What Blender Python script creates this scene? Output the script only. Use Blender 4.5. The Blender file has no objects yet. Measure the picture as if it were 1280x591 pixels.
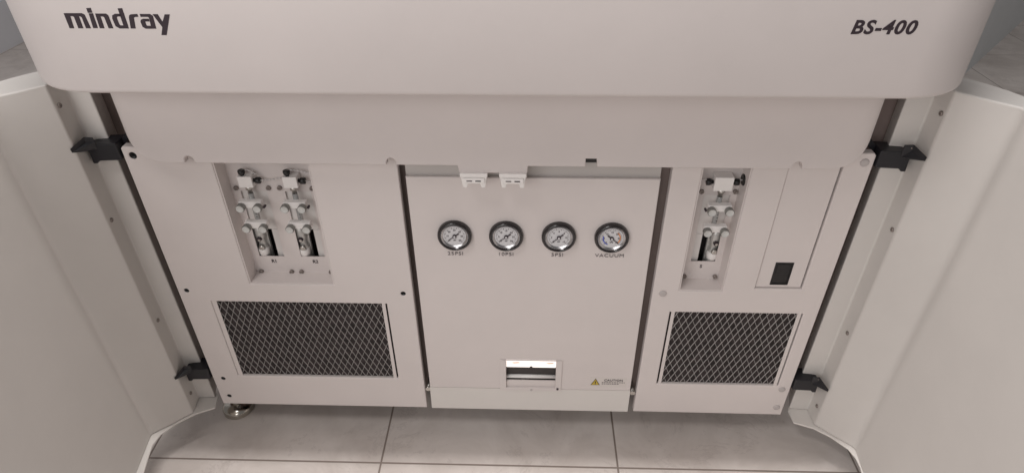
import bpy, bmesh, math, random
from mathutils import Vector, Matrix
random.seed(7)
PI = math.pi
S = bpy.context.scene
COL = S.collection

# ------------------------------------------------------------------ camera
F, PITCH, ROLL, YAW = 797.257, 0.6215, -0.00470969, -0.0298789
CAM = Vector((0.0494813, -0.786133, 0.961644))
cy, sy, cp, sp = math.cos(YAW), math.sin(YAW), math.cos(PITCH), math.sin(PITCH)
fwd = Vector((sy*cp, cy*cp, -sp)); rt = Vector((cy, -sy, 0)); up = rt.cross(fwd)
c_, s_ = math.cos(ROLL), math.sin(ROLL)
RT = rt*c_ + up*s_; UP = up*c_ - rt*s_
cam = bpy.data.cameras.new('camera'); camo = bpy.data.objects.new('camera', cam); COL.objects.link(camo)
camo.matrix_world = Matrix(((RT.x, UP.x, -fwd.x, CAM.x), (RT.y, UP.y, -fwd.y, CAM.y), (RT.z, UP.z, -fwd.z, CAM.z), (0, 0, 0, 1)))
cam.sensor_width = 36; cam.lens = F/1280*36; cam.clip_start = 0.02; cam.clip_end = 100
S.camera = camo

def ray(px, py):                       # survey of the photograph: sight line through a point
    return RT*((px-640)/F) - UP*((py-295.5)/F) + fwd
def on_y(px, py, y):
    d = ray(px, py); return CAM + d*((y-CAM.y)/d.y)
def on_z(px, py, z):
    d = ray(px, py); return CAM + d*((z-CAM.z)/d.z)

# ------------------------------------------------------------------ materials
def mat(name, col, rough=.5, metal=0, bump=0, bscale=300, mott=0, mscale=6, spec=.5, emit=None, estr=0, trans=0, coat=0):
    m = bpy.data.materials.new(name); m.use_nodes = True
    nt = m.node_tree; b = nt.nodes['Principled BSDF']
    b.inputs['Base Color'].default_value = (*col, 1); b.inputs['Roughness'].default_value = rough
    b.inputs['Metallic'].default_value = metal; b.inputs['Specular IOR Level'].default_value = spec
    b.inputs['Transmission Weight'].default_value = trans
    b.inputs['Coat Weight'].default_value = coat
    if emit:
        b.inputs['Emission Color'].default_value = (*emit, 1); b.inputs['Emission Strength'].default_value = estr
    g = nt.nodes.new('ShaderNodeNewGeometry')
    if mott:
        n = nt.nodes.new('ShaderNodeTexNoise'); n.inputs['Scale'].default_value = mscale; n.inputs['Detail'].default_value = 6
        n.inputs['Roughness'].default_value = .65
        nt.links.new(g.outputs['Position'], n.inputs['Vector'])
        r = nt.nodes.new('ShaderNodeValToRGB')
        r.color_ramp.elements[0].position = .3; r.color_ramp.elements[1].position = .7
        r.color_ramp.elements[0].color = (*[c*(1-mott) for c in col], 1)
        r.color_ramp.elements[1].color = (*[min(1, c*(1+mott*.6)) for c in col], 1)
        nt.links.new(n.outputs['Fac'], r.inputs['Fac']); nt.links.new(r.outputs['Color'], b.inputs['Base Color'])
        rr = nt.nodes.new('ShaderNodeMapRange'); rr.inputs['To Min'].default_value = rough-.06; rr.inputs['To Max'].default_value = rough+.08
        nt.links.new(n.outputs['Fac'], rr.inputs['Value']); nt.links.new(rr.outputs['Result'], b.inputs['Roughness'])
    if bump:
        n2 = nt.nodes.new('ShaderNodeTexNoise'); n2.inputs['Scale'].default_value = bscale; n2.inputs['Detail'].default_value = 3
        nt.links.new(g.outputs['Position'], n2.inputs['Vector'])
        bp = nt.nodes.new('ShaderNodeBump'); bp.inputs['Strength'].default_value = bump; bp.inputs['Distance'].default_value = .001
        nt.links.new(n2.outputs['Fac'], bp.inputs['Height']); nt.links.new(bp.outputs['Normal'], b.inputs['Normal'])
    return m

WHITE = (.72, .662, .642)
M = dict(
    paint=mat('white_powder_coat', WHITE, .48, bump=.12, bscale=900, mott=.05, mscale=3.5),
    cover=mat('white_moulded_plastic', (.67, .615, .597), .45, bump=.10, bscale=1200, mott=.045, mscale=4),
    door=mat('white_door_paint', (.665, .635, .605), .5, bump=.12, bscale=900, mott=.05, mscale=4),
    lip=mat('pale_sheet_metal_paint', (.72, .685, .65), .45, bump=.1, bscale=900, mott=.03),
    frame=mat('cabinet_frame_steel', (.34, .27, .25), .55, mott=.15, mscale=9),  # brown tone takes in the shade of the gaps beside the panels
    dark=mat('unlit_cavity_steel', (.05, .043, .042), .7, mott=.2),  # near-black tone puts the lack of light in cavities into the colour
    hinge=mat('black_hinge_plastic', (.012, .012, .016), .42, bump=.1, bscale=500),
    black=mat('black_plastic', (.012, .011, .012), .38),
    bezel=mat('black_gauge_bezel', (.014, .011, .012), .22, coat=.4),
    chrome=mat('chrome_ring', (.55, .54, .55), .22, metal=1),
    dull=mat('dull_machined_aluminium', (.60, .59, .57), .36, metal=.45, mott=.2, mscale=120),
    steel=mat('brushed_steel', (.55, .53, .50), .32, metal=1, bump=.2, bscale=400),
    footsteel=mat('polished_foot_steel', (.50, .47, .42), .16, metal=1),
    screw=mat('zinc_screw', (.30, .26, .24), .4, metal=.7),
    dial=mat('white_dial_card', (.68, .675, .69), .5),
    ink=mat('dark_print_ink', (.035, .022, .030), .5),
    grey_ink=mat('grey_print_ink', (.13, .11, .115), .6),
    red=mat('orange_print_ink', (.75, .30, .12), .5),
    blue=mat('blue_print_ink', (.10, .13, .50), .5),
    yellow=mat('warning_yellow', (.55, .40, .05), .5),
    whiteplastic=mat('white_block_plastic', (.86, .83, .81), .35, mott=.02),
    rim=mat('knurled_grey_rim', (.27, .265, .25), .35, metal=.3, mott=.2, mscale=400),
    clamp=mat('grey_thumbscrew_plastic', (.60, .60, .58), .24, mott=.06, mscale=90),
    tube=mat('translucent_tubing', (.62, .59, .58), .25, spec=.6),
    glass=mat('syringe_glass', (.55, .55, .54), .12, trans=.35, spec=.6),
    plate=mat('light_bracket_plate', (.76, .73, .71), .45, mott=.04),
    band=mat('shaded_rear_sheet', (.52, .49, .47), .5),  # grey tone carries the shade below the fascia
    grille=mat('grille_strand_metal', (.58, .55, .535), .45, metal=.2, mott=.15, mscale=60),
    plug=mat('grey_screw_cap', (.50, .46, .45), .5),
    rail=mat('white_rail', (.80, .79, .78), .25),
    strip=mat('painted_reflection', (.9, .85, .8), .4, emit=(1.0, .90, .84), estr=.95),  # glow stands in for a lamp's reflection; the strip is no lamp
    warm=mat('warm_reflection_tint', (.55, .36, .27), .4, emit=(1, .72, .55), estr=.35),  # warm tint of the reflection, given its own faint glow
    sticker=mat('clear_sticker', (.69, .64, .61), .35),
)
# dust-filter foam behind the grilles
mf = bpy.data.materials.new('dark_filter_foam'); mf.use_nodes = True; M['filter'] = mf
nt = mf.node_tree; b = nt.nodes['Principled BSDF']; b.inputs['Roughness'].default_value = .9
g = nt.nodes.new('ShaderNodeNewGeometry'); v = nt.nodes.new('ShaderNodeTexNoise'); v.inputs['Scale'].default_value = 120; v.inputs['Detail'].default_value = 5
nt.links.new(g.outputs['Position'], v.inputs['Vector'])
r = nt.nodes.new('ShaderNodeValToRGB'); r.color_ramp.elements[0].position = .35; r.color_ramp.elements[1].position = .7
r.color_ramp.elements[0].color = (.016, .012, .012, 1); r.color_ramp.elements[1].color = (.052, .040, .040, 1)
nt.links.new(v.outputs['Fac'], r.inputs['Fac']); nt.links.new(r.outputs['Color'], b.inputs['Base Color'])
# floor tiles
mt = bpy.data.materials.new('stone_look_floor_tiles'); mt.use_nodes = True; M['tile'] = mt
nt = mt.node_tree; b = nt.nodes['Principled BSDF']; N = nt.nodes.new; L = nt.links.new
g = N('ShaderNodeNewGeometry')
mp = N('ShaderNodeMapping'); mp.inputs['Location'].default_value = (.215+.0025, .0705+.0025, 0)
L(g.outputs['Position'], mp.inputs['Vector'])
br = N('ShaderNodeTexBrick'); br.offset = 0; br.squash = 1
br.inputs['Scale'].default_value = 1; br.inputs['Brick Width'].default_value = .439; br.inputs['Row Height'].default_value = .439
br.inputs['Mortar Size'].default_value = .0020; br.inputs['Mortar Smooth'].default_value = .3; br.inputs['Bias'].default_value = 0
br.inputs['Color1'].default_value = (.50, .50, .50, 1); br.inputs['Color2'].default_value = (.56, .56, .56, 1)
L(mp.outputs['Vector'], br.inputs['Vector'])
n1 = N('ShaderNodeTexNoise'); n1.inputs['Scale'].default_value = 7; n1.inputs['Detail'].default_value = 8; n1.inputs['Roughness'].default_value = .62; n1.inputs['Distortion'].default_value = .5
L(g.outputs['Position'], n1.inputs['Vector'])
r1 = N('ShaderNodeValToRGB'); e = r1.color_ramp.elements
e[0].position = .28; e[0].color = (.51, .452, .415, 1); e[1].position = .72; e[1].color = (.76, .70, .66, 1)
L(n1.outputs['Fac'], r1.inputs['Fac'])
n3 = N('ShaderNodeTexNoise'); n3.inputs['Scale'].default_value = 9; n3.inputs['Detail'].default_value = 10; n3.inputs['Roughness'].default_value = .74; n3.inputs['Distortion'].default_value = .5
L(g.outputs['Position'], n3.inputs['Vector'])
r3 = N('ShaderNodeValToRGB'); e = r3.color_ramp.elements       # thin veins
e[0].position = .40; e[0].color = (0, 0, 0, 1); e[1].position = .425; e[1].color = (1, 1, 1, 1); x = e.new(.445); x.color = (0, 0, 0, 1)
L(n3.outputs['Fac'], r3.inputs['Fac'])
mx = N('ShaderNodeMix'); mx.data_type = 'RGBA'; mx.blend_type = 'MIX'
ml = N('ShaderNodeMath'); ml.operation = 'MULTIPLY'; ml.inputs[1].default_value = .30
L(r3.outputs['Color'], ml.inputs[0]); L(ml.outputs[0], mx.inputs['Factor'])
L(r1.outputs['Color'], mx.inputs['A']); mx.inputs['B'].default_value = (.36, .31, .29, 1)
m2 = N('ShaderNodeMix'); m2.data_type = 'RGBA'; L(br.outputs['Fac'], m2.inputs['Factor'])
L(mx.outputs['Result'], m2.inputs['A']); m2.inputs['B'].default_value = (.25, .205, .18, 1)
L(m2.outputs['Result'], b.inputs['Base Color'])
rm = N('ShaderNodeMapRange'); rm.inputs['To Min'].default_value = .30; rm.inputs['To Max'].default_value = .42
L(n1.outputs['Fac'], rm.inputs['Value']); L(rm.outputs['Result'], b.inputs['Roughness'])
iv = N('ShaderNodeMath'); iv.operation = 'SUBTRACT'; iv.inputs[0].default_value = 1; L(br.outputs['Fac'], iv.inputs[1])
bp = N('ShaderNodeBump'); bp.inputs['Strength'].default_value = .5; bp.inputs['Distance'].default_value = .002
L(iv.outputs[0], bp.inputs['Height']); L(bp.outputs['Normal'], b.inputs['Normal'])
M['wall'] = mat('painted_wall', (.66, .66, .69), .7, mott=.04, mscale=3)
M['wall_white'] = mat('white_wall_paint', (.88, .91, .96), .7)
M['wall_right'] = mat('grey_blue_wall_paint', (.66, .68, .69), .7, mott=.04, mscale=3)

# ------------------------------------------------------------------ mesh helpers
def offset(lp, b):
    res = []; n = len(lp)
    for i in range(n):
        p, q, r = Vector(lp[i-1]), Vector(lp[i]), Vector(lp[(i+1) % n])
        d1, d2 = (q-p).normalized(), (r-q).normalized()
        n1, n2 = Vector((-d1.y, d1.x)), Vector((-d2.y, d2.x))
        mt_ = n1+n2
        mt_ = mt_/max(.35, mt_.dot(n1)) if mt_.length > 1e-6 else n1
        res.append(tuple(q+mt_*b))
    return res
class MB:
    def __init__(s): s.bm = bmesh.new(); s.mats = []
    def _m(s, m):
        if m not in s.mats: s.mats.append(m)
        return s.mats.index(m)
    def poly(s, pts, ext, m, holes=()):
        """flat outline (with holes) swept by the vector ext; pts are world points"""
        mi = s._m(m); ext = Vector(ext); bm = s.bm; es = []; loops = []
        for lp in [pts, *holes]:
            vs = [bm.verts.new(Vector(p)) for p in lp]
            loops.append(vs)
            es += [bm.edges.new((vs[i], vs[(i+1) % len(vs)])) for i in range(len(vs))]
        if not holes:
            fs = [bm.faces.new(loops[0])]
        else:
            r = bmesh.ops.triangle_fill(bm, use_beauty=True, use_dissolve=False, edges=es)
            fs = [f for f in r['geom'] if isinstance(f, bmesh.types.BMFace)]
        if ext.length > 0:
            back = {}
            for lp in loops:
                for v in lp: back[v] = bm.verts.new(v.co+ext)
            nf = []
            for f in fs: nf.append(bm.faces.new([back[v] for v in reversed(f.verts)]))
            for lp in loops:
                for i in range(len(lp)):
                    a, b2 = lp[i], lp[(i+1) % len(lp)]
                    nf.append(bm.faces.new((a, b2, back[b2], back[a])))
            fs += nf
        for f in fs: f.material_index = mi
        bmesh.ops.recalc_face_normals(bm, faces=fs)
        return s
    def box(s, x0, x1, y0, y1, z0, z1, m):
        return s.poly([(x0, y0, z0), (x1, y0, z0), (x1, y0, z1), (x0, y0, z1)], (0, y1-y0, 0), m)
    def panel(s, xz, y0, y1, m, holes=(), b=.001):
        """sheet with holes and softly broken edges"""
        mi = s._m(m); bm = s.bm; L0, L1, L2 = [], [], []
        area = lambda q: sum(q[i][0]*q[(i+1) % len(q)][1]-q[(i+1) % len(q)][0]*q[i][1] for i in range(len(q)))
        allf = []
        for k, lp in enumerate([xz, *holes]):
            lp = [q for i, q in enumerate(lp) if (Vector(q)-Vector(lp[i-1])).length > 1e-6]
            if (area(lp) > 0) == (k > 0): lp = lp[::-1]
            ins = offset(lp, b); n = len(lp)
            a = [bm.verts.new((x, y0, z)) for x, z in ins]
            c = [bm.verts.new((x, y0+b, z)) for x, z in lp]
            d = [bm.verts.new((x, y1, z)) for x, z in lp]
            for i in range(n):
                j = (i+1) % n
                allf.append(bm.faces.new((a[i], a[j], c[j], c[i]))); allf.append(bm.faces.new((c[i], c[j], d[j], d[i])))
            L0.append(a); L1.append(d)
        for LL in (L0, L1):
            es = [bm.edges.get((lp[i], lp[(i+1) % len(lp)])) for lp in LL for i in range(len(lp))]
            r = bmesh.ops.triangle_fill(bm, use_beauty=True, use_dissolve=False, edges=es)
            allf += [f for f in r['geom'] if isinstance(f, bmesh.types.BMFace)]
        for f in allf: f.material_index = mi
        bmesh.ops.recalc_face_normals(bm, faces=allf)
        return s
    def plate(s, xz, y0, y1, m, holes=()):
        return s.poly([(x, y0, z) for x, z in xz], (0, y1-y0, 0), m, [[(x, y0, z) for x, z in h] for h in holes])
    def prism(s, xy, z0, z1, m):
        return s.poly([(x, y, z0) for x, y in xy], (0, 0, z1-z0), m)
    def cyl(s, a, b2, r0, m, r1=None, n=20, cap=True):
        r1 = r0 if r1 is None else r1
        return s.lathe(a, b2, [(0, r0), (1, r1)], m, n, cap)
    def lathe(s, a, b2, prof, m, n=24, cap=True):
        """prof: (t along a->b, radius)"""
        mi = s._m(m); a = Vector(a); b2 = Vector(b2); d = (b2-a); u = d.normalized().orthogonal().normalized(); w = d.normalized().cross(u)
        rings = []
        for t, r in prof:
            c = a+d*t
            rings.append([s.bm.verts.new(c+(u*math.cos(2*PI*k/n)+w*math.sin(2*PI*k/n))*max(r, 1e-5)) for k in range(n)])
        fs = []
        for A, B in zip(rings, rings[1:]):
            for k in range(n):
                f = s.bm.faces.new((A[k], A[(k+1) % n], B[(k+1) % n], B[k])); f.material_index = mi; f.smooth = True; fs.append(f)
        if cap:
            for R in (rings[0], rings[-1]):
                f = s.bm.faces.new(R); f.material_index = mi; fs.append(f)
        bmesh.ops.recalc_face_normals(s.bm, faces=fs)
        return s
    def tube(s, pts, r, m, n=8):
        pts = [Vector(p) for p in pts]
        for a, b2 in zip(pts, pts[1:]): s.lathe(a, b2, [(0, r), (1, r)], m, n)
        return s
    def build(s, name, parent=None, bevel=0, seg=2, smooth=False):
        me = bpy.data.meshes.new(name); s.bm.to_mesh(me); s.bm.free()
        for m in s.mats: me.materials.append(M[m])
        if smooth:
            for p in me.polygons: p.use_smooth = True
        o = bpy.data.objects.new(name, me); COL.objects.link(o)
        if parent: adopt(o, parent)
        if bevel:
            md = o.modifiers.new('bevel', 'BEVEL'); md.width = bevel; md.segments = seg; md.limit_method = 'ANGLE'; md.angle_limit = math.radians(35)
            md.harden_normals = False
        return o
WORLD = {}
def adopt(o, p):
    o.parent = p
    off = WORLD.get(p.name, Vector((0, 0, 0)))
    o.matrix_parent_inverse = Matrix.Translation(-off)
    WORLD[o.name] = Vector(o.location)
def circ(x, z, r, n=20, a0=0, a1=2*PI):
    return [(x+r*math.cos(a0+(a1-a0)*k/n), z+r*math.sin(a0+(a1-a0)*k/n)) for k in range(n if abs(a1-a0) > 6.28 else n+1)]
def rect(x0, x1, z0, z1): return [(x0, z0), (x1, z0), (x1, z1), (x0, z1)]
def copy_tree(o, parent, shift):
    c = o.copy(); COL.objects.link(c)
    kids = list(o.children)
    inv = o.matrix_parent_inverse.copy(); c.parent = parent; c.matrix_parent_inverse = inv
    if shift is not None: c.location = o.location + shift
    WORLD[c.name] = Vector(c.location)
    for k in kids: copy_tree(k, c, None)
    return c
def text(name, s, size, loc, m, parent, offset=0, shear=0, align='CENTER', spacing=1, xs=1, thick=.0003):
    cu = bpy.data.curves.new(name, 'FONT'); cu.body = s; cu.size = size; cu.offset = offset; cu.shear = shear
    cu.align_x = align; cu.space_character = spacing; cu.extrude = thick; cu.resolution_u = 4
    t = bpy.data.objects.new('t', cu); COL.objects.link(t)
    bpy.context.view_layer.update()
    me = bpy.data.meshes.new_from_object(t.evaluated_get(bpy.context.evaluated_depsgraph_get()))
    bpy.data.objects.remove(t); bpy.data.curves.remove(cu)
    me.name = name
    me.transform(Matrix.Translation(Vector(loc)) @ Matrix.Rotation(PI/2, 4, 'X') @ Matrix.Diagonal((xs, 1, 1, 1)))
    me.materials.clear(); me.materials.append(M[m])
    o = bpy.data.objects.new(name, me); COL.objects.link(o)
    if parent: adopt(o, parent)
    return o

FLOOR = -.07
# ------------------------------------------------------------------ setting
def struct(o): o['kind'] = 'structure'; return o
m = MB(); m.poly([(-7, -4, FLOOR), (7, -4, FLOOR), (7, 5, FLOOR), (-7, 5, FLOOR)], (0, 0, -.05), 'tile'); struct(m.build('floor'))
m = MB(); m.box(-2.55, -2.42, .8, 5, FLOOR, .13, 'wall'); m.box(-2.55, -2.43, .8, 5, .13, 2.5, 'wall_white'); struct(m.build('left_wall'))
m = MB(); d = Vector((.712, .76, 0)).normalized(); p0 = Vector((1.917, 1.894, FLOOR)) - d*1.0; p1 = p0+d*3.4; nrm = Vector((-d.y, d.x, 0))
m.poly([p0, p1, p1+nrm*.12, p0+nrm*.12], (0, 0, 2.5), 'wall_right'); struct(m.build('right_wall'))

# ------------------------------------------------------------------ the analyser
root = bpy.data.objects.new('laboratory_analyzer', None); COL.objects.link(root)
root.location = (0, .35, FLOOR); WORLD[root.name] = Vector(root.location)
root['label'] = 'off white laboratory analyzer, both lower doors open on gauges, pumps and grilles'
root['category'] = 'laboratory analyzer'

# inner cabinet carcass behind the front panels
m = MB()
m.box(-.542, .542, .105, .72, .0, .66, 'frame')
m.box(-.588, -.480, .056, .104, .0, .64, 'frame'); m.box(.482, .590, .056, .104, .0, .64, 'frame')
m.box(-.150, -.112, .030, .104, .012, .60, 'frame'); m.box(.226, .264, .030, .104, .012, .60, 'frame')
m.build('carcass', root, .002)

# upper cover: a moulded hood, its front corners rounded in plan
R = .10; hw = .562; cx = .006; yf = -.11
out = []
for k in range(13):
    a = PI + (PI/2)*k/12; out.append((cx-hw+R+R*math.cos(a), yf+R+R*math.sin(a)))
for k in range(13):
    a = 1.5*PI + (PI/2)*k/12; out.append((cx+hw-R+R*math.cos(a), yf+R+R*math.sin(a)))
out += [(cx+hw, .72), (cx-hw, .72)]
m = MB()
mi = m._m('cover')
def ring(z, inset): # inset the outline slightly for the rolled lower edge
    res = []
    for x, y in out:
        dx = (x-cx); sx = (hw-inset)/hw
        yy = y if y > .5 else (y+inset*(1-min(1, max(0, (y-yf)/.2))))
        res.append(m.bm.verts.new((cx+dx*sx, yy, z)))
    return res
zs = [(.6702, .0050), (.6707, .0026), (.6719, .0010), (.674, .0002), (.676, 0), (.935, 0), (.948, .006), (.952, .014)]
rg = [ring(z+.0, i) for z, i in zs]
for A, B in zip(rg, rg[1:]):
    for k in range(len(A)):
        f = m.bm.faces.new((A[k], A[(k+1) % len(A)], B[(k+1) % len(A)], B[k])); f.smooth = True
m.bm.faces.new(list(reversed(rg[0]))); m.bm.faces.new(rg[-1])
bmesh.ops.recalc_face_normals(m.bm, faces=m.bm.faces[:])
cover = m.build('upper_cover', root)

# maker's lettering traced as strokes: polygons in the logo's own picture grid, laid on the cover's front
ly = yf-.0004
def lz(x, y): p = on_y(70+x/8, y/8, yf); return (p.x, p.z)
glyphs = {
 'm': [[(82,138),(258,138),(284,150),(346,282),(304,282),(262,176),(244,163),(226,163),(270,282),(228,282),(184,170),(166,161),(140,161),(178,282),(140,282)]],
 'i': [[(308,88),(346,85),(360,126),(322,128)], [(332,140),(368,140),(416,280),(376,280)]],
 'n': [[(396,142),(500,142),(520,156),(570,282),(530,282),(486,174),(470,164),(442,164),(482,282),(442,282)]],
 'd': [[(622,90),(660,88),(726,284),(640,284),(600,262),(568,190),(566,160),(590,144),(642,144),(648,164),(616,164),(606,172),(608,190),(632,248),(648,260),(680,260)]],
 'r': [[(748,150),(812,146),(820,168),(790,168),(776,178),(794,284),(752,284),(734,180),(736,160)]],
 'a': [[(842,146),(940,146),(966,162),(1000,286),(900,286),(870,270),(850,222),(854,202),(872,194),(926,194),(932,214),(896,214),(890,220),(902,256),(914,264),(954,264),(934,180),(920,168),(850,168)]],
 'y': [[(972,148),(1016,148),(1068,228),(1090,150),(1134,150),(1104,350),(1060,350),(1068,274)]],
}
m = MB()
for gl in glyphs.values():
    for st in gl:
        q = [lz(*v) for v in st]
        ar = sum(q[i][0]*q[(i+1) % len(q)][1]-q[(i+1) % len(q)][0]*q[i][1] for i in range(len(q)))
        m.plate(offset(q, -.00035 if ar > 0 else .00035), yf+.002, ly, 'ink')
m.build('lettering', cover)
text('lettering', 'BS-400', .0198, (.4172, yf-.0003, .7438), 'ink', cover, offset=.00055, shear=.14, spacing=1.12, xs=1.06)

# fascia below the hood
fy = -.03; fx0, fx1, fz = -.4935, .4970, .5365; rc = .045
o_ = [(fx0, .70), (fx0, fz+rc)] + [(fx0+rc+rc*math.cos(a), fz+rc+rc*math.sin(a)) for a in [PI+PI/2*k/10 for k in range(1, 11)]]
def notch(x):
    r = .0066; return [(x-r, fz), (x-r, fz+.004)] + [(x+r*math.cos(a), fz+.004+r*math.sin(a)) for a in [PI-PI*k/8 for k in range(1, 8)]] + [(x+r, fz+.004), (x+r, fz)]
o_ += notch(-.4140) + notch(-.1365)
o_ += [(-.0465, fz), (-.0445, .5255), (.0480, .5255), (.0490, fz)]
o_ += [(.1264, fz), (.1262, .5487), (.1410, .5487), (.1424, fz)]
o_ += notch(.4085)
o_ += [(fx1-rc+rc*math.cos(a), fz+rc+rc*math.sin(a)) for a in [1.5*PI+PI/2*k/10 for k in range(0, 11)]] + [(fx1, .70)]
m = MB(); m.panel(o_, fy, fy+.012, 'cover')
RR = .030
for k in range(1, 9):
    dd = RR*(1-math.sin(PI/2*k/9))
    for X0, N in ((fx0+dd, 1), (fx1-dd, -1)):
        bmesh.ops.bisect_plane(m.bm, geom=m.bm.verts[:]+m.bm.edges[:]+m.bm.faces[:], dist=1e-6, plane_co=(X0, 0, 0), plane_no=(1, 0, 0))
for v in m.bm.verts:
    d = max(0, fx0+RR-v.co.x, v.co.x-(fx1-RR)); d = min(d, RR)
    v.co.y += (RR-math.sqrt(max(0, RR*RR-d*d)))*.36
fas = m.build('fascia', root, smooth=True); fas.data.set_sharp_from_angle(angle=math.radians(28))
m = MB(); m.box(.124, .145, fy+.0125, fy+.02, fz+.0, .556, 'black'); m.build('magnet_catch', fas)
# two white clips under the fascia tab
def clip(xa, xb):
    m = MB(); w = xb-xa
    m.box(xa, xb, -.034, -.004, .5205, .5262, 'whiteplastic')
    m.plate([(xa+.001, .5205), (xb-.001, .5205), (xb-.0035, .5035), (xb-.0085, .5030), (xb-.0105, .5095), (xa+.0105, .5095), (xa+.0085, .5030), (xa+.0035, .5035)], -.032, -.006, 'whiteplastic')
    m.box(xa+.004, xb-.004, -.0345, -.032, .5118, .5190, 'whiteplastic')
    o = m.build('clip', root, .0008)
    m = MB()
    m.box(xa+w*.24, xa+w*.44, -.0352, -.0344, .5146, .5160, 'grey_ink'); m.box(xa+w*.56, xa+w*.76, -.0352, -.0344, .5146, .5160, 'ink')
    m.build('slot', o); return o
clip(-.0440, -.0062); clip(.0098, .0472)

# ---- front panels
T = .0016
# left panel
px0, px1 = -.5245, -.1358
REC = (-.4010, -.2625, .2972, .56); VENT = (-.4763, -.1815, .0785, .2582)
m = MB()
m.panel([(px0, .0), (px1, .0), (px1, .62), (px0+.031, .62), (px0+.031, .5445), (px0+.003, .5445), (px0, .5415)], 0, .012, 'paint',
        [rect(*REC), rect(*VENT)] + [circ(x, z, .0042, 16) for x, z in [(-.5103, .2802), (-.1521, .2806), (-.5063, .0693), (-.5076, .0216)]] + [circ(-.5113, .5302, .0055, 16)])
pl = m.build('front_panel', root)
pl['label'] = 'left front panel with two pumps above a wide grille'
for x, z, r in [(-.5103, .2802, .0042), (-.1521, .2806, .0042), (-.5063, .0693, .0042), (-.5076, .0216, .0042), (-.5113, .5302, .0055)]:
    m = MB(); m.lathe((x, .0115, z), (x, .0012, z), [(0, r*.5), (.02, r*.97), (1, r*.99), (.98, r*.86), (.25, r*.8), (.2, 0)], 'black', 18, cap=False); m.build('screw_hole', pl)
# right panel
qx0, qx1 = .2515, .5250
RECR = (.2928, .3622, .2952, .56); VENTR = (.2848, .5020, .0770, .2500); ACC = (.4118, .4862, .3022, .56)
m = MB()
m.panel([(qx0, .0), (qx1, -.0015), (qx1, .5415), (qx1-.003, .5450), (qx1-.031, .5450), (qx1-.031, .62), (qx0, .62)], 0, .012, 'paint', [rect(*RECR), rect(*VENTR), rect(*ACC)])
pr = m.build('front_panel', root)
pr['label'] = 'right front panel with one pump and a narrow cover above a smaller grille'
for x, z in [(.5123, .5308), (.2679, .2898), (.5107, .0681), (.5127, .0193)]:
    m = MB(); m.lathe((x, .0005, z), (x, -.0022, z), [(0, .0062), (.6, .0060), (.9, .0050), (1, .003)], 'plug', 20); m.build('screw_cap', pr)
# centre panel with folded lower lip
m = MB()
m.panel([(-.1258, .0555), (.2400, .0555), (.2372, .5005), (-.1262, .5005)], .001, .006, 'paint', [rect(.0142, .1034, .060, .1308)])
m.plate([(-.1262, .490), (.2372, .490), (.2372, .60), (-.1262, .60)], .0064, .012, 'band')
m.poly([(-.1262, .0010, .0553), (-.1262, -.0020, .0015), (-.1262, .012, .0015), (-.1262, .012, .0553)], (.3666, .0, 0), 'lip')
pc = m.build('front_panel', root)
pc['label'] = 'centre front panel with a row of four round gauges'
for x, z in [(-.1300, .0500), (.2452, .0490)]:
    m = MB(); m.cyl((x, .03, z), (x, .004, z), .0038, 'steel', n=12); m.cyl((x, .004, z), (x, .001, z), .0050, 'steel', n=6); m.build('retaining_screw', pc)

# ---- grilles
def vent(x0, x1, z0, z1, sw, g0, g1):
    m = MB(); m.box(x0+.0003, x1-.0003, .0052, .03, z0+.0003, z1-.0003, 'filter')
    fo = m.build('vent_grille', root)
    m = MB(); w, h = .0114, .0255; xa, xb = x0+sw-.002, x1-sw+.002; za0, za1 = z0+.0004, z1-.0004
    y = .0024
    sl = h/w

    def strand(p, q, yy):
        a = Vector((p[0], yy, p[1])); c = Vector((q[0], yy, q[1])); d = (c-a).normalized(); nn = Vector((-d.z, 0, d.x))*.00026
        m.poly([a-nn, c-nn, c+nn, a+nn], (0, .0012, 0), 'grille')
    n = int((xb-xa)/w + (z1-z0)/h) + 3
    for s, yy in ((1, y), (-1, y+.0013)):
        for k in range(-n, n):
            # line x = xs + s*(z-z0)/sl
            xs = xa + k*w + random.uniform(-.00025, .00025)
            ts = [(z0, xs), (z1, xs+s*(z1-z0)/sl)]
            (za, A), (zb, B) = ts
            # clip in x
            lo, hi = 0.0, 1.0; dx = B-A
            for bound, sign in ((xa, 1), (xb, -1)):
                fa = (A-bound)*sign; fd = dx*sign
                if abs(fd) < 1e-9: continue
                t = -fa/fd
                if fd > 0: lo = max(lo, t)
                else: hi = min(hi, t)
            if hi-lo < .02: continue
            strand((A+dx*lo, za+(zb-za)*lo), (A+dx*hi, za+(zb-za)*hi), yy)
    m.build('strand_mesh', fo)
    for a, c in ((x0+g0, x0+sw), (x1-sw, x1-g1)):
        m = MB(); m.box(a, c, .0012, .0024, z0-.000, z1+.000, 'paint'); m.build('side_strip', fo, .0005)
    return fo
vent(*VENT, .0090, .0006, .0030)
vent(*VENTR, .0088, .0030, .0024)

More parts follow.
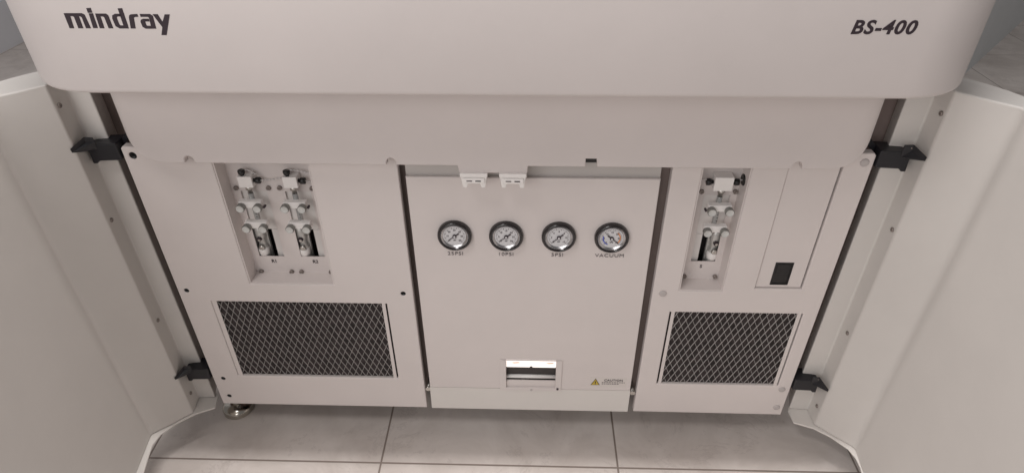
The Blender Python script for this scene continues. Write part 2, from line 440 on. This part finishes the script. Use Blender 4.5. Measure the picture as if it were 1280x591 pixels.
# ---- recess trays
YB = .030
def tray(x0, x1, z0, cuts, screws, mirror=False):
    m = MB(); t = .0015
    holes = [rect(*c) for c in cuts]
    m.plate(rect(x0+.0005, x1-.0005, z0+.0005, .60), YB, YB+t, 'paint', holes)
    m.box(x0+.0003, x0+.0019, .0014, YB, z0+.0003, .60, 'paint'); m.box(x1-.0019, x1-.0003, .0014, YB, z0+.0003, .60, 'paint')
    m.box(x0+.0019, x1-.0019, .0014, YB, z0+.0003, z0+.0019, 'paint')
    o = m.build('pump_tray', root)
    m = MB()
    for c in cuts:                      # dark pocket behind every slot
        xa, xb, za, zb = c
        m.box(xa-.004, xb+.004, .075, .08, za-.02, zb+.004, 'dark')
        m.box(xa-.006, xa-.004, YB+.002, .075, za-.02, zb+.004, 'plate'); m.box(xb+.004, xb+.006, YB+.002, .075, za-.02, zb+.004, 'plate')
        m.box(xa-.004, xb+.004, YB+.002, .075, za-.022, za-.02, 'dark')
        zc = za+.052
        m.box(xa-.003, xb+.003, YB+.004, YB+.010, zc, zb+.004, 'plate')
        xr = (xa, xa+.012) if mirror else (xb-.012, xb)
        m.box(xr[0], xr[1], YB+.006, YB+.02, za-.018, zc-.002, 'plate')
    m.build('slot_pocket', o)
    for x, z in screws:
        m = MB(); m.lathe((x, YB-.0002, z), (x, YB-.0042, z), [(0, .0036), (.8, .0036), (1, .0030), (1, .0016), (.5, .0015)], 'screw', 16); m.build('screw', o)
    return o
def at_back(px, py): p = on_y(px, py, YB-.003); return (p.x, p.z)
z2 = lambda x, y: (240+x/3.111, 180+y/3.111)
z4 = lambda x, y: (820+x/2.953, 180+y/2.953)
cutsL = [(-.3872, -.3463, .3310, .4555), (-.3190, -.2795, .3312, .4553)]
trL = tray(REC[0], REC[1], REC[2], cutsL, [at_back(*z2(*p)) for p in [(170,173),(296,173),(339,173),(466,175),(269,497),(387,498),(425,498),(540,499)]])
cutsR = [(.3118, .3505, .3325, .4576)]
trR = tray(RECR[0], RECR[1], RECR[2], cutsR, [at_back(*z4(*p)) for p in [(169,178),(294,178),(105,490),(218,491)]], True)
def lab(s, px, py, par):
    x, z = at_back(px, py); text('lettering', s, .0085, (x, YB-.0006, z-.003), 'ink', par, offset=.00005)
lab('R1', *z2(318, 458), trL); lab('R2', *z2(478, 460), trL); lab('S', *z4(167, 454), trR)

# ---- syringe pumps
def pump(xc, dz, mirror=False, right=False):
    s = -1 if mirror else 1
    m = MB(); x = xc
    # valve block
    bz0, bz1 = .4720+dz, .4905+dz
    m.box(x-.0115, x+.0095, .012, YB-.0005, bz0, bz1, 'whiteplastic') if not right else m.box(x-.0135, x+.0135, .012, YB-.0005, bz0, bz1+.004, 'whiteplastic')
    P = m.build('syringe_pump', root, .0008)
    def fitting(a, d, L=.0105):
        a = Vector(a); d = Vector(d)
        f = MB(); f.lathe(a-d*.001, a+d*(L+.0), [(0, .0030), (.36, .0030), (.38, .0048), (.62, .0052), (.96, .0050), (1, .0040)], 'black', 14); f.build('fitting', P)
    if right:
        fitting((x-.0135, .019, bz1-.007), (-1, 0, 0)); fitting((x+.0135, .019, bz1-.007), (1, 0, 0), .010)
    else:
        fitting((x-.0045, .017, bz1), (0, 0, 1), .009); fitting((x+.0095, .019, bz0+.009), (1, 0, 0))
    # syringe barrel, plunger rod
    m = MB()
    m.lathe((x, .018, bz0+.0005), (x, .018, bz0-.012), [(0, .0052), (.45, .0052), (.5, .0034), (1, .0034)], 'steel', 16)
    m.build('syringe_tip', P)
    m = MB(); m.cyl((x, .018, bz0-.012), (x, .018, .395+dz), .0040, 'glass', n=16)
    for k in range(9): m.box(x+.0002, x+.0024, .0136, .0139, .402+dz+k*.0055, .4028+dz+k*.0055, 'ink')
    m.build('syringe_barrel', P)
    m = MB(); m.cyl((x-.0004, .0178, .452+dz), (x-.0004, .0178, .418+dz), .0013, 'ink', n=8); m.build('plunger_rod', P)
    # clamps with thumb screws
    for zc, wd in ((.4440, .0128), (.4070, .0128)):
        c = MB(); z = zc+dz
        c.plate([(x-.017, z-.004), (x+.017, z-.004), (x+.017, z+.0068), (x-.017, z+.0068)], .006, .016, 'whiteplastic')
        C = c.build('clamp', P, .0008)
        for q in (-1, 1):
            t = MB(); t.lathe((x+q*wd, .0065, z-.0005), (x+q*wd, -.003, z-.0005), [(0, .0050), (.15, .0064), (.88, .0066), (1, .0056)], 'rim', 22, cap=False); t.lathe((x+q*wd, -.0030, z-.0005), (x+q*wd, -.0024, z-.0005), [(0, .0056), (0, .0046), (1, .0040), (1, 0)], 'clamp', 22, cap=False); t.build('thumb_screw', P)
    p = MB(); p.cyl((x+.013*s+.006*s, .0145, .4400+dz), (x+.013*s+.006*s, .0085, .4400+dz), .0018, 'ink', n=10); p.build('set_pin', P)
    # drive carriage below
    m = MB(); xs = x-.0145*s; yc = .041
    m.box(min(xs-.008*s, xs+.010*s), max(xs-.008*s, xs+.010*s), yc+.003, yc+.008, .312+dz, .392+dz, 'dull')
    m.lathe((xs, yc, .392+dz), (xs, yc, .316+dz), [(0, .0078), (.34, .0082), (.40, .0070), (.50, .0058), (.56, .0060), (.60, .0080), (.72, .0080), (.74, .0088), (1, .0088)], 'dull', 24)
    m.build('drive_carriage', P)
    m = MB(); m.lathe((xs+.0005, yc-.0078, .3470+dz), (xs+.0005, yc-.0112, .3470+dz), [(0, .0050), (.7, .0046), (1, .0030)], 'steel', 16); m.build('clevis_pin', P)
    m = MB(); m.lathe((xs, yc-.002, .3445+dz), (xs, yc-.002, .3310+dz), [(0, .0070), (.1, .0086), (.5, .0090), (.9, .0086), (1, .0078)], 'whiteplastic', 20); m.build('end_nut', P)
    m = MB(); m.cyl((xs, yc-.006, .3640+dz), (xs, yc-.0105, .3640+dz), .0042, 'ink', n=6); m.build('carriage_bolt', P)
    m = MB(); m.cyl((xs+.0006, yc-.0107, .3632+dz), (xs+.0006, yc-.0118, .3632+dz), .0022, 'steel', n=12); m.build('bolt_pin', P)
    return P
pu = pump(-.3662, 0)
pu['label'] = 'left pump of the pair'
shift = Vector((.0668, 0, 0))
pu2 = copy_tree(pu, root, shift); pu2['label'] = 'right pump of the pair'
pu3 = pump(.3314, .003, True, True); pu3['label'] = 'lone pump in the right hand panel'
# tubing from fitting to fitting
def arc(a, b2, sag, n=8):
    a = Vector(a); b2 = Vector(b2); return [a.lerp(b2, k/n)+Vector((0, 0, -sag*4*(k/n)*(1-k/n))) for k in range(n+1)]
def tubing(par, *a): m = MB(); m.tube(arc(*a), .0011, 'tube'); m.build('tubing', par)
tubing(trL, (-.3465, .019, .481), (-.3045, .021, .487), .0012); tubing(trL, (-.3710, .019, .4985), (-.352, .022, .489), -.003)
tubing(trL, (-.2795, .019, .481), (-.2648, .021, .478), .0008); tubing(trL, (-.304, .019, .4985), (-.2650, .022, .489), -.003)
tubing(trR, (.3075, .019, .4905), (.2948, .019, .4905), .0003); tubing(trR, (.3548, .019, .4905), (.3605, .019, .4905), .0003)
for xa, xb in ((.3602, .3585), (.2949, .2960)):
    m = MB(); m.lathe((xa, .019, .4905), (xb, .019, .4905), [(0, .0088), (1, .0077)], 'black', 20); m.build('grommet', trR)

# ---- narrow cover plate of the right panel with its black pull
m = MB(); m.plate(rect(ACC[0]+.0012, ACC[1]-.0022, ACC[2]+.0014, .60), .0032, .0062, 'paint', [rect(.4345, .4625, .3085, .3530)])
ac = m.build('cover_plate', root, .0006)
m = MB(); m.plate(rect(.4345, .4625, .3085, .3530), .0028, .0046, 'black', [rect(.4365, .4605, .3105, .3510)]); m.box(.4362, .4608, .0042, .0062, .3102, .3513, 'black')
m.box(.4385, .4588, .0034, .0046, .3300, .3490, 'black'); m.build('pull_recess', ac, .0004)
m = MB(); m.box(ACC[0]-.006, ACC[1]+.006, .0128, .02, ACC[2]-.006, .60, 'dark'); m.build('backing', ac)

# ---- gauges
def gauge(x, z, kind):
    z -= .0020
    m = MB(); n = 48
    m.lathe((x, .004, z), (x, -.0075, z), [(0, .0262), (.55, .0263), (.8, .0258), (.95, .0246), (1, .0234), (.97, .0218), (.55, .0212), (.5, .0212)], 'bezel', n, cap=False)
    G = m.build('pressure_gauge', root)
    m = MB(); m.lathe((x, -.0022, z), (x, -.0052, z), [(0, .0172), (.35, .0192), (.7, .0208), (1, .0212)], 'chrome', n, cap=False); m.build('chrome_ring', G)
    m = MB(); yd = -.0030
    m.plate(circ(x, z, .0175, 40), yd, yd+.0012, 'dial')
    ti = yd-.0002
    for k in range(28):
        a = math.radians(225-270*k/27); L = .0018 if k % 3 else .0028
        ca, sa = math.cos(a), math.sin(a); w = .00022 if k % 3 else .0004
        r1, r0 = .0160, .0160-L
        m.plate([(x+r0*ca-w*sa, z+r0*sa+w*ca), (x+r1*ca-w*sa, z+r1*sa+w*ca), (x+r1*ca+w*sa, z+r1*sa-w*ca), (x+r0*ca+w*sa, z+r0*sa-w*ca)], ti, ti+.0004, 'grey_ink')
    if kind == 'v':
        for a0, a1, c in ((165, 245, 'blue'), (-40, 50, 'red')):
            ra, rb = .0118, .0138
            p = [(x+rb*math.cos(math.radians(a0+(a1-a0)*k/10)), z+rb*math.sin(math.radians(a0+(a1-a0)*k/10))) for k in range(11)] + [(x+ra*math.cos(math.radians(a0+(a1-a0)*k/10)), z+ra*math.sin(math.radians(a0+(a1-a0)*k/10))) for k in range(10, -1, -1)]
            m.plate(p, ti, ti+.0004, c)
    D = m.build('dial', G)
    nums = {'25': ['0', '10', '20', '30', '40', '50', '60'], '10': ['0', '5', '10', '15', '20', '25', '30'], '5': ['0', '2', '4', '6', '8', '10', '15'], 'v': ['0', '5', '10', '15', '20', '25', '30']}[kind]
    for k, s in enumerate(nums):
        a = math.radians(225-270*k/6); text('numeral', s, .0042, (x+.0110*math.cos(a), ti-.0001, z+.0110*math.sin(a)-.0015), 'grey_ink', G, offset=.0000)
    text('numeral', 'psi' if kind != 'v' else 'kPa', .0036, (x, ti-.0001, z-.0085), 'ink', G)
    m = MB(); a = math.radians({'25': 38, '10': 38, '5': 42, 'v': 140}[kind]); ca, sa = math.cos(a), math.sin(a); y0 = yd-.0016
    w = .0007
    m.plate([(x-.013*ca-.0004*sa, z-.013*sa+.0004*ca), (x-.013*ca+.0004*sa, z-.013*sa-.0004*ca), (x+w*sa, z-w*ca), (x+.0085*ca+.0012*sa, z+.0085*sa-.0012*ca), (x+.0085*ca-.0012*sa, z+.0085*sa+.0012*ca), (x-w*sa, z+w*ca)], y0, y0+.0005, 'ink')
    m.cyl((x, yd, z), (x, y0-.0008, z), .0030, 'ink', n=20); m.cyl((x, y0-.0007, z), (x, y0-.0014, z), .0016, 'dial', n=16)
    m.build('needle', G)
    return G
gx = [(-.0610, .4020, '25'), (.0172, .4020, '10'), (.0968, .4018, '5'), (.1764, .4015, 'v')]
gl = ['gauge marked 25PSI', 'gauge marked 10PSI', 'gauge marked 5PSI', 'gauge marked VACUUM with blue and orange arcs']
for (x, z, k), s in zip(gx, gl): gauge(x, z, k)['label'] = s
for (x, z, k), s in zip(gx, ['25PSI', '10PSI', '5PSI', 'VACUUM']):
    text('lettering', s, .0090, (x+(-.001 if k != 'v' else 0), .0004, .3612), 'grey_ink', pc, offset=-.0001, spacing=1.12, xs=1.12)

# ---- viewing window in the centre panel
m = MB()
m.plate(rect(.0030, .1138, .0535, .1316), -.0012, .001, 'paint', [rect(.0142, .1034, .0600, .1308)])
win = m.build('viewing_window', root, .0006)
m = MB()
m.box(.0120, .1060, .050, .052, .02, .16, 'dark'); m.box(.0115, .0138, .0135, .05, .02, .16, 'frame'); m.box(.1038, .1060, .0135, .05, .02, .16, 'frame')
m.build('window_pocket', win)
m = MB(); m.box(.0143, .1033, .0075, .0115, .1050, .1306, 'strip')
m.build('painted_reflection', win, .001)  # bright reflection in the window, made as a glowing bar
for xa, xb, zc in ((.022, .040, .1170), (.084, .1005, .1165)):      # warm spots of the reflection, painted as glowing patches
    m = MB(); m.plate([(xa, zc), (xa+(xb-xa)*.4, zc-.0016), (xb, zc-.0004), (xb-(xb-xa)*.2, zc+.0020), (xa+(xb-xa)*.3, zc+.0012)], .0071, .0074, 'warm'); m.build('warm_reflection', win)
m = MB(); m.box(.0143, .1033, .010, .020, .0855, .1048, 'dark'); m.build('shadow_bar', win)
m = MB(); m.cyl((.0143, .0085, .0815), (.1033, .0085, .0815), .0036, 'rail', n=16); m.build('guide_rail', win)
m = MB(); m.box(.0143, .1033, .003, .006, .0601, .0755, 'paint'); m.build('lower_plate', win, .0006)
m = MB(); m.plate([(.0560, .1052), (.0620, .1052), (.0605, .1085), (.0575, .1085)], .0060, .0074, 'dark'); m.build('centre_catch', win)
m = MB(); m.cyl((.1075, -.0013, .0600), (.1075, -.0030, .0600), .0021, 'ink', n=12); m.build('screw', win)
m = MB(); m.cyl((.0600, -.0013, .0562), (.0600, -.0026, .0562), .0022, 'plug', n=12); m.build('screw_cap', win)

# ---- caution sticker
m = MB(); yk = .0006
m.plate(rect(.1655, .2310, .0655, .0895), yk+.0002, .0011, 'sticker'); st = m.build('caution_sticker', root)
m = MB(); m.plate([(.1670, .0700), (.1836, .0703), (.1752, .0870)], yk, yk+.0004, 'ink'); m.plate([(.1685, .0709), (.1820, .0711), (.1752, .0848)], yk-.0002, yk+.0003, 'yellow')
m.plate([(.1749, .0735), (.1757, .0735), (.1764, .0800), (.1742, .0800)], yk-.0004, yk+.0001, 'ink'); m.plate(circ(.1753, .0723, .0008, 8), yk-.0004, yk+.0001, 'ink')
m.build('warning_triangle', st)
text('lettering', 'CAUTION', .0072, (.2075, yk, .0805), 'ink', st, offset=.00005, spacing=1.05)
m = MB()
for zz, xa, xb in ((.0762, .1870, .2280), (.0725, .1870, .2180)):
    xx = xa
    while xx < xb:
        w = random.uniform(.0018, .0045); m.box(xx, min(xx+w, xb), yk, yk+.0003, zz, zz+.0016, 'grey_ink'); xx += w+.0010
fp = m.build('fine_print', st)

# ---- doors, swung open on both sides
def door(s):
    DT = .645
    if s < 0:
        A0, A1, B1, C1, D1 = (-.5455, .014), (-.5755, .0115), (-.5718, -.0235), (-.6265, -.0745), (-.545, -.60)
        crv = [on_z(160+x/3.914, 440+y/3.914, 0) for x, y in [(443,215),(425,270),(330,300),(240,345),(160,400),(120,450),(98,515),(72,600)]]
        soft = (-.5975, -.0490)
    else:
        A0, A1, B1, C1, D1 = (.5440, .013), (.5770, .0105), (.5780, -.0230), (.6315, -.0720), (.572, -.60)
        crv = [on_z(960+x/4.19, 450+y/4.19, 0) for x, y in [(105,262),(135,325),(240,355),(330,400),(420,462),(460,510),(482,555),(495,600)]]
        soft = (.6035, -.0475)
    crv = [(p.x, p.y) for p in crv]
    va, vb = Vector(soft)-Vector(C1), Vector(D1)-Vector(C1)
    ua, ub = va.normalized(), vb.normalized(); pa, pb = Vector(C1)+ua*(.004 if s < 0 else .008), Vector(C1)+ub*(.004 if s < 0 else .008)
    bend = [tuple(pa*(1-t)**2+Vector(C1)*2*t*(1-t)+pb*t*t) for t in [k/7 for k in range(8)]]
    inner = [A0, A1, B1, soft] + bend + [D1]
    outer = [(D1[0]+s*.034, D1[1]), (s*.648, -.25), (s*.663, -.110), (s*.664, -.085), (s*.661, -.060), (s*.654, -.037), (s*.645, -.018), (s*.633, .000), (s*.620, .016), (s*.606, .030), (s*.592, .041), (s*.576, .048), (s*.556, .050)]
    m = MB(); m.prism(inner+outer, 0.0005, DT, 'door')
    D = m.build('door', root, .0022, 3, smooth=True)
    D.data.set_sharp_from_angle(angle=math.radians(30)); wn = D.modifiers.new('weighted', 'WEIGHTED_NORMAL'); wn.keep_sharp = True
    D['label'] = 'left door swung open' if s < 0 else 'right door swung open'
    # lower flange: its front edge is a smooth curve
    e = Vector((crv[-1][0]-crv[-2][0], crv[-1][1]-crv[-2][1])).normalized()
    ends = [(D1[0]-s*.006, D1[1])]
    m = MB(); m.prism(crv+ends+[(D1[0]+s*.01, D1[1]), (C1[0]+s*.012, C1[1]), (B1[0]+s*.012, B1[1]), (A1[0]+s*.004, A1[1]+.008), (A0[0]+s*.002, A0[1]+.01)], -.0035, .0, 'lip')
    m.build('lower_flange', D, .0012, 2)
    for y, z in ([(-.0148, .6128), (-.0135, .4288), (-.0091, .2218), (-.0077, .0368)] if s < 0 else [(-.0153, .6115), (-.0149, .4298), (-.0112, .22), (-.011, .038)]):
        x = A1[0]+(B1[0]-A1[0])*(y-A1[1])/(B1[1]-A1[1])
        m = MB(); m.lathe((x, y, z), (x-s*.0022, y, z), [(0, .0036), (.7, .0034), (1, .0024), (1, .0014), (.3, .0012)], 'screw', 14); m.build('screw', D)
    return D
dl, dr = door(-1), door(1)

# ---- hinges: bent black brackets bridging panel edge and door
def hinge(s, dz):
    m = MB()
    X = lambda x: s*x
    m.plate([(X(.5268), .5512-dz), (X(.5605), .5500-dz), (X(.5690), .5480-dz), (X(.5700), .5190-dz), (X(.5640), .5190-dz), (X(.5600), .5235-dz), (X(.5268), .5250-dz)], -.004, .026, 'hinge')
    # pointed ear lapping over the door's step
    m.poly([(X(.5745), -.0300, .5562-dz), (X(.5640), -.008, .5640-dz), (X(.5530), -.005, .5620-dz), (X(.5545), -.005, .5495-dz), (X(.5640), -.008, .5485-dz)], (0, .001, -.008), 'hinge')
    # inner ear behind the panel corner
    m.poly([(X(.5275), .0135, .5500-dz), (X(.5160), .0135, .5620-dz), (X(.5135), .0135, .5600-dz), (X(.5135), .0135, .5540-dz), (X(.5275), .0135, .5380-dz)], (0, .012, 0), 'hinge')
    H = m.build('hinge', root, .0014, 2)
    m = MB(); m.lathe((X(.5640), -.0045, .5580-dz), (X(.5640), -.0085, .5590-dz), [(0, .0030), (.8, .0028), (1, .0018)], 'screw', 12); m.build('screw', H)
    return H
for s in (-1, 1):
    for dz in (0, .4535): hinge(s, dz)

# ---- levelling feet
def foot(x, y):
    m = MB(); m.lathe((x, y, FLOOR), (x, y, FLOOR+.022), [(0, .0285), (.10, .0300), (.45, .0300), (.70, .0280), (.85, .020), (1, .0120)], 'footsteel', 48)
    m.cyl((x, y, FLOOR+.021), (x, y, .002), .008, 'steel', n=16)
    return m.build('levelling_foot', root)
foot(-.529, .046); foot(.470, .15)

# ------------------------------------------------------------------ light
w = bpy.data.worlds.new('World'); S.world = w; w.use_nodes = True
w.node_tree.nodes['Background'].inputs['Color'].default_value = (1.0, .965, .955, 1); w.node_tree.nodes['Background'].inputs['Strength'].default_value = .20
def area(name, loc, tgt, sx, sy_, e, col):
    l = bpy.data.lights.new(name, 'AREA'); l.shape = 'RECTANGLE'; l.size = sx; l.size_y = sy_; l.energy = e; l.color = col
    o = bpy.data.objects.new(name, l); COL.objects.link(o); o.location = loc
    o.rotation_euler = (Vector(tgt)-Vector(loc)).to_track_quat('-Z', 'Y').to_euler()
    return o
area('room_light', (-.95, -2.3, 1.45), (.05, 0, .45), 1.9, 1.3, 23.5, (1, .965, .95))
area('ceiling_lamp', (-.80, -1.0, 2.42), (-.05, -.1, .1), .70, .30, 11.5, (1, .965, .95))
area('ceiling_strip_lamp', (-.05, -.215, 2.5), (-.05, -.215, 0), .9, .10, 34, (1, .97, .95))

S.view_settings.view_transform = 'Standard'; S.view_settings.look = 'None'; S.view_settings.exposure = -.07; S.view_settings.gamma = 1
S.view_settings.use_curve_mapping = False
S.render.engine = 'CYCLES'
S.cycles.use_denoising = True
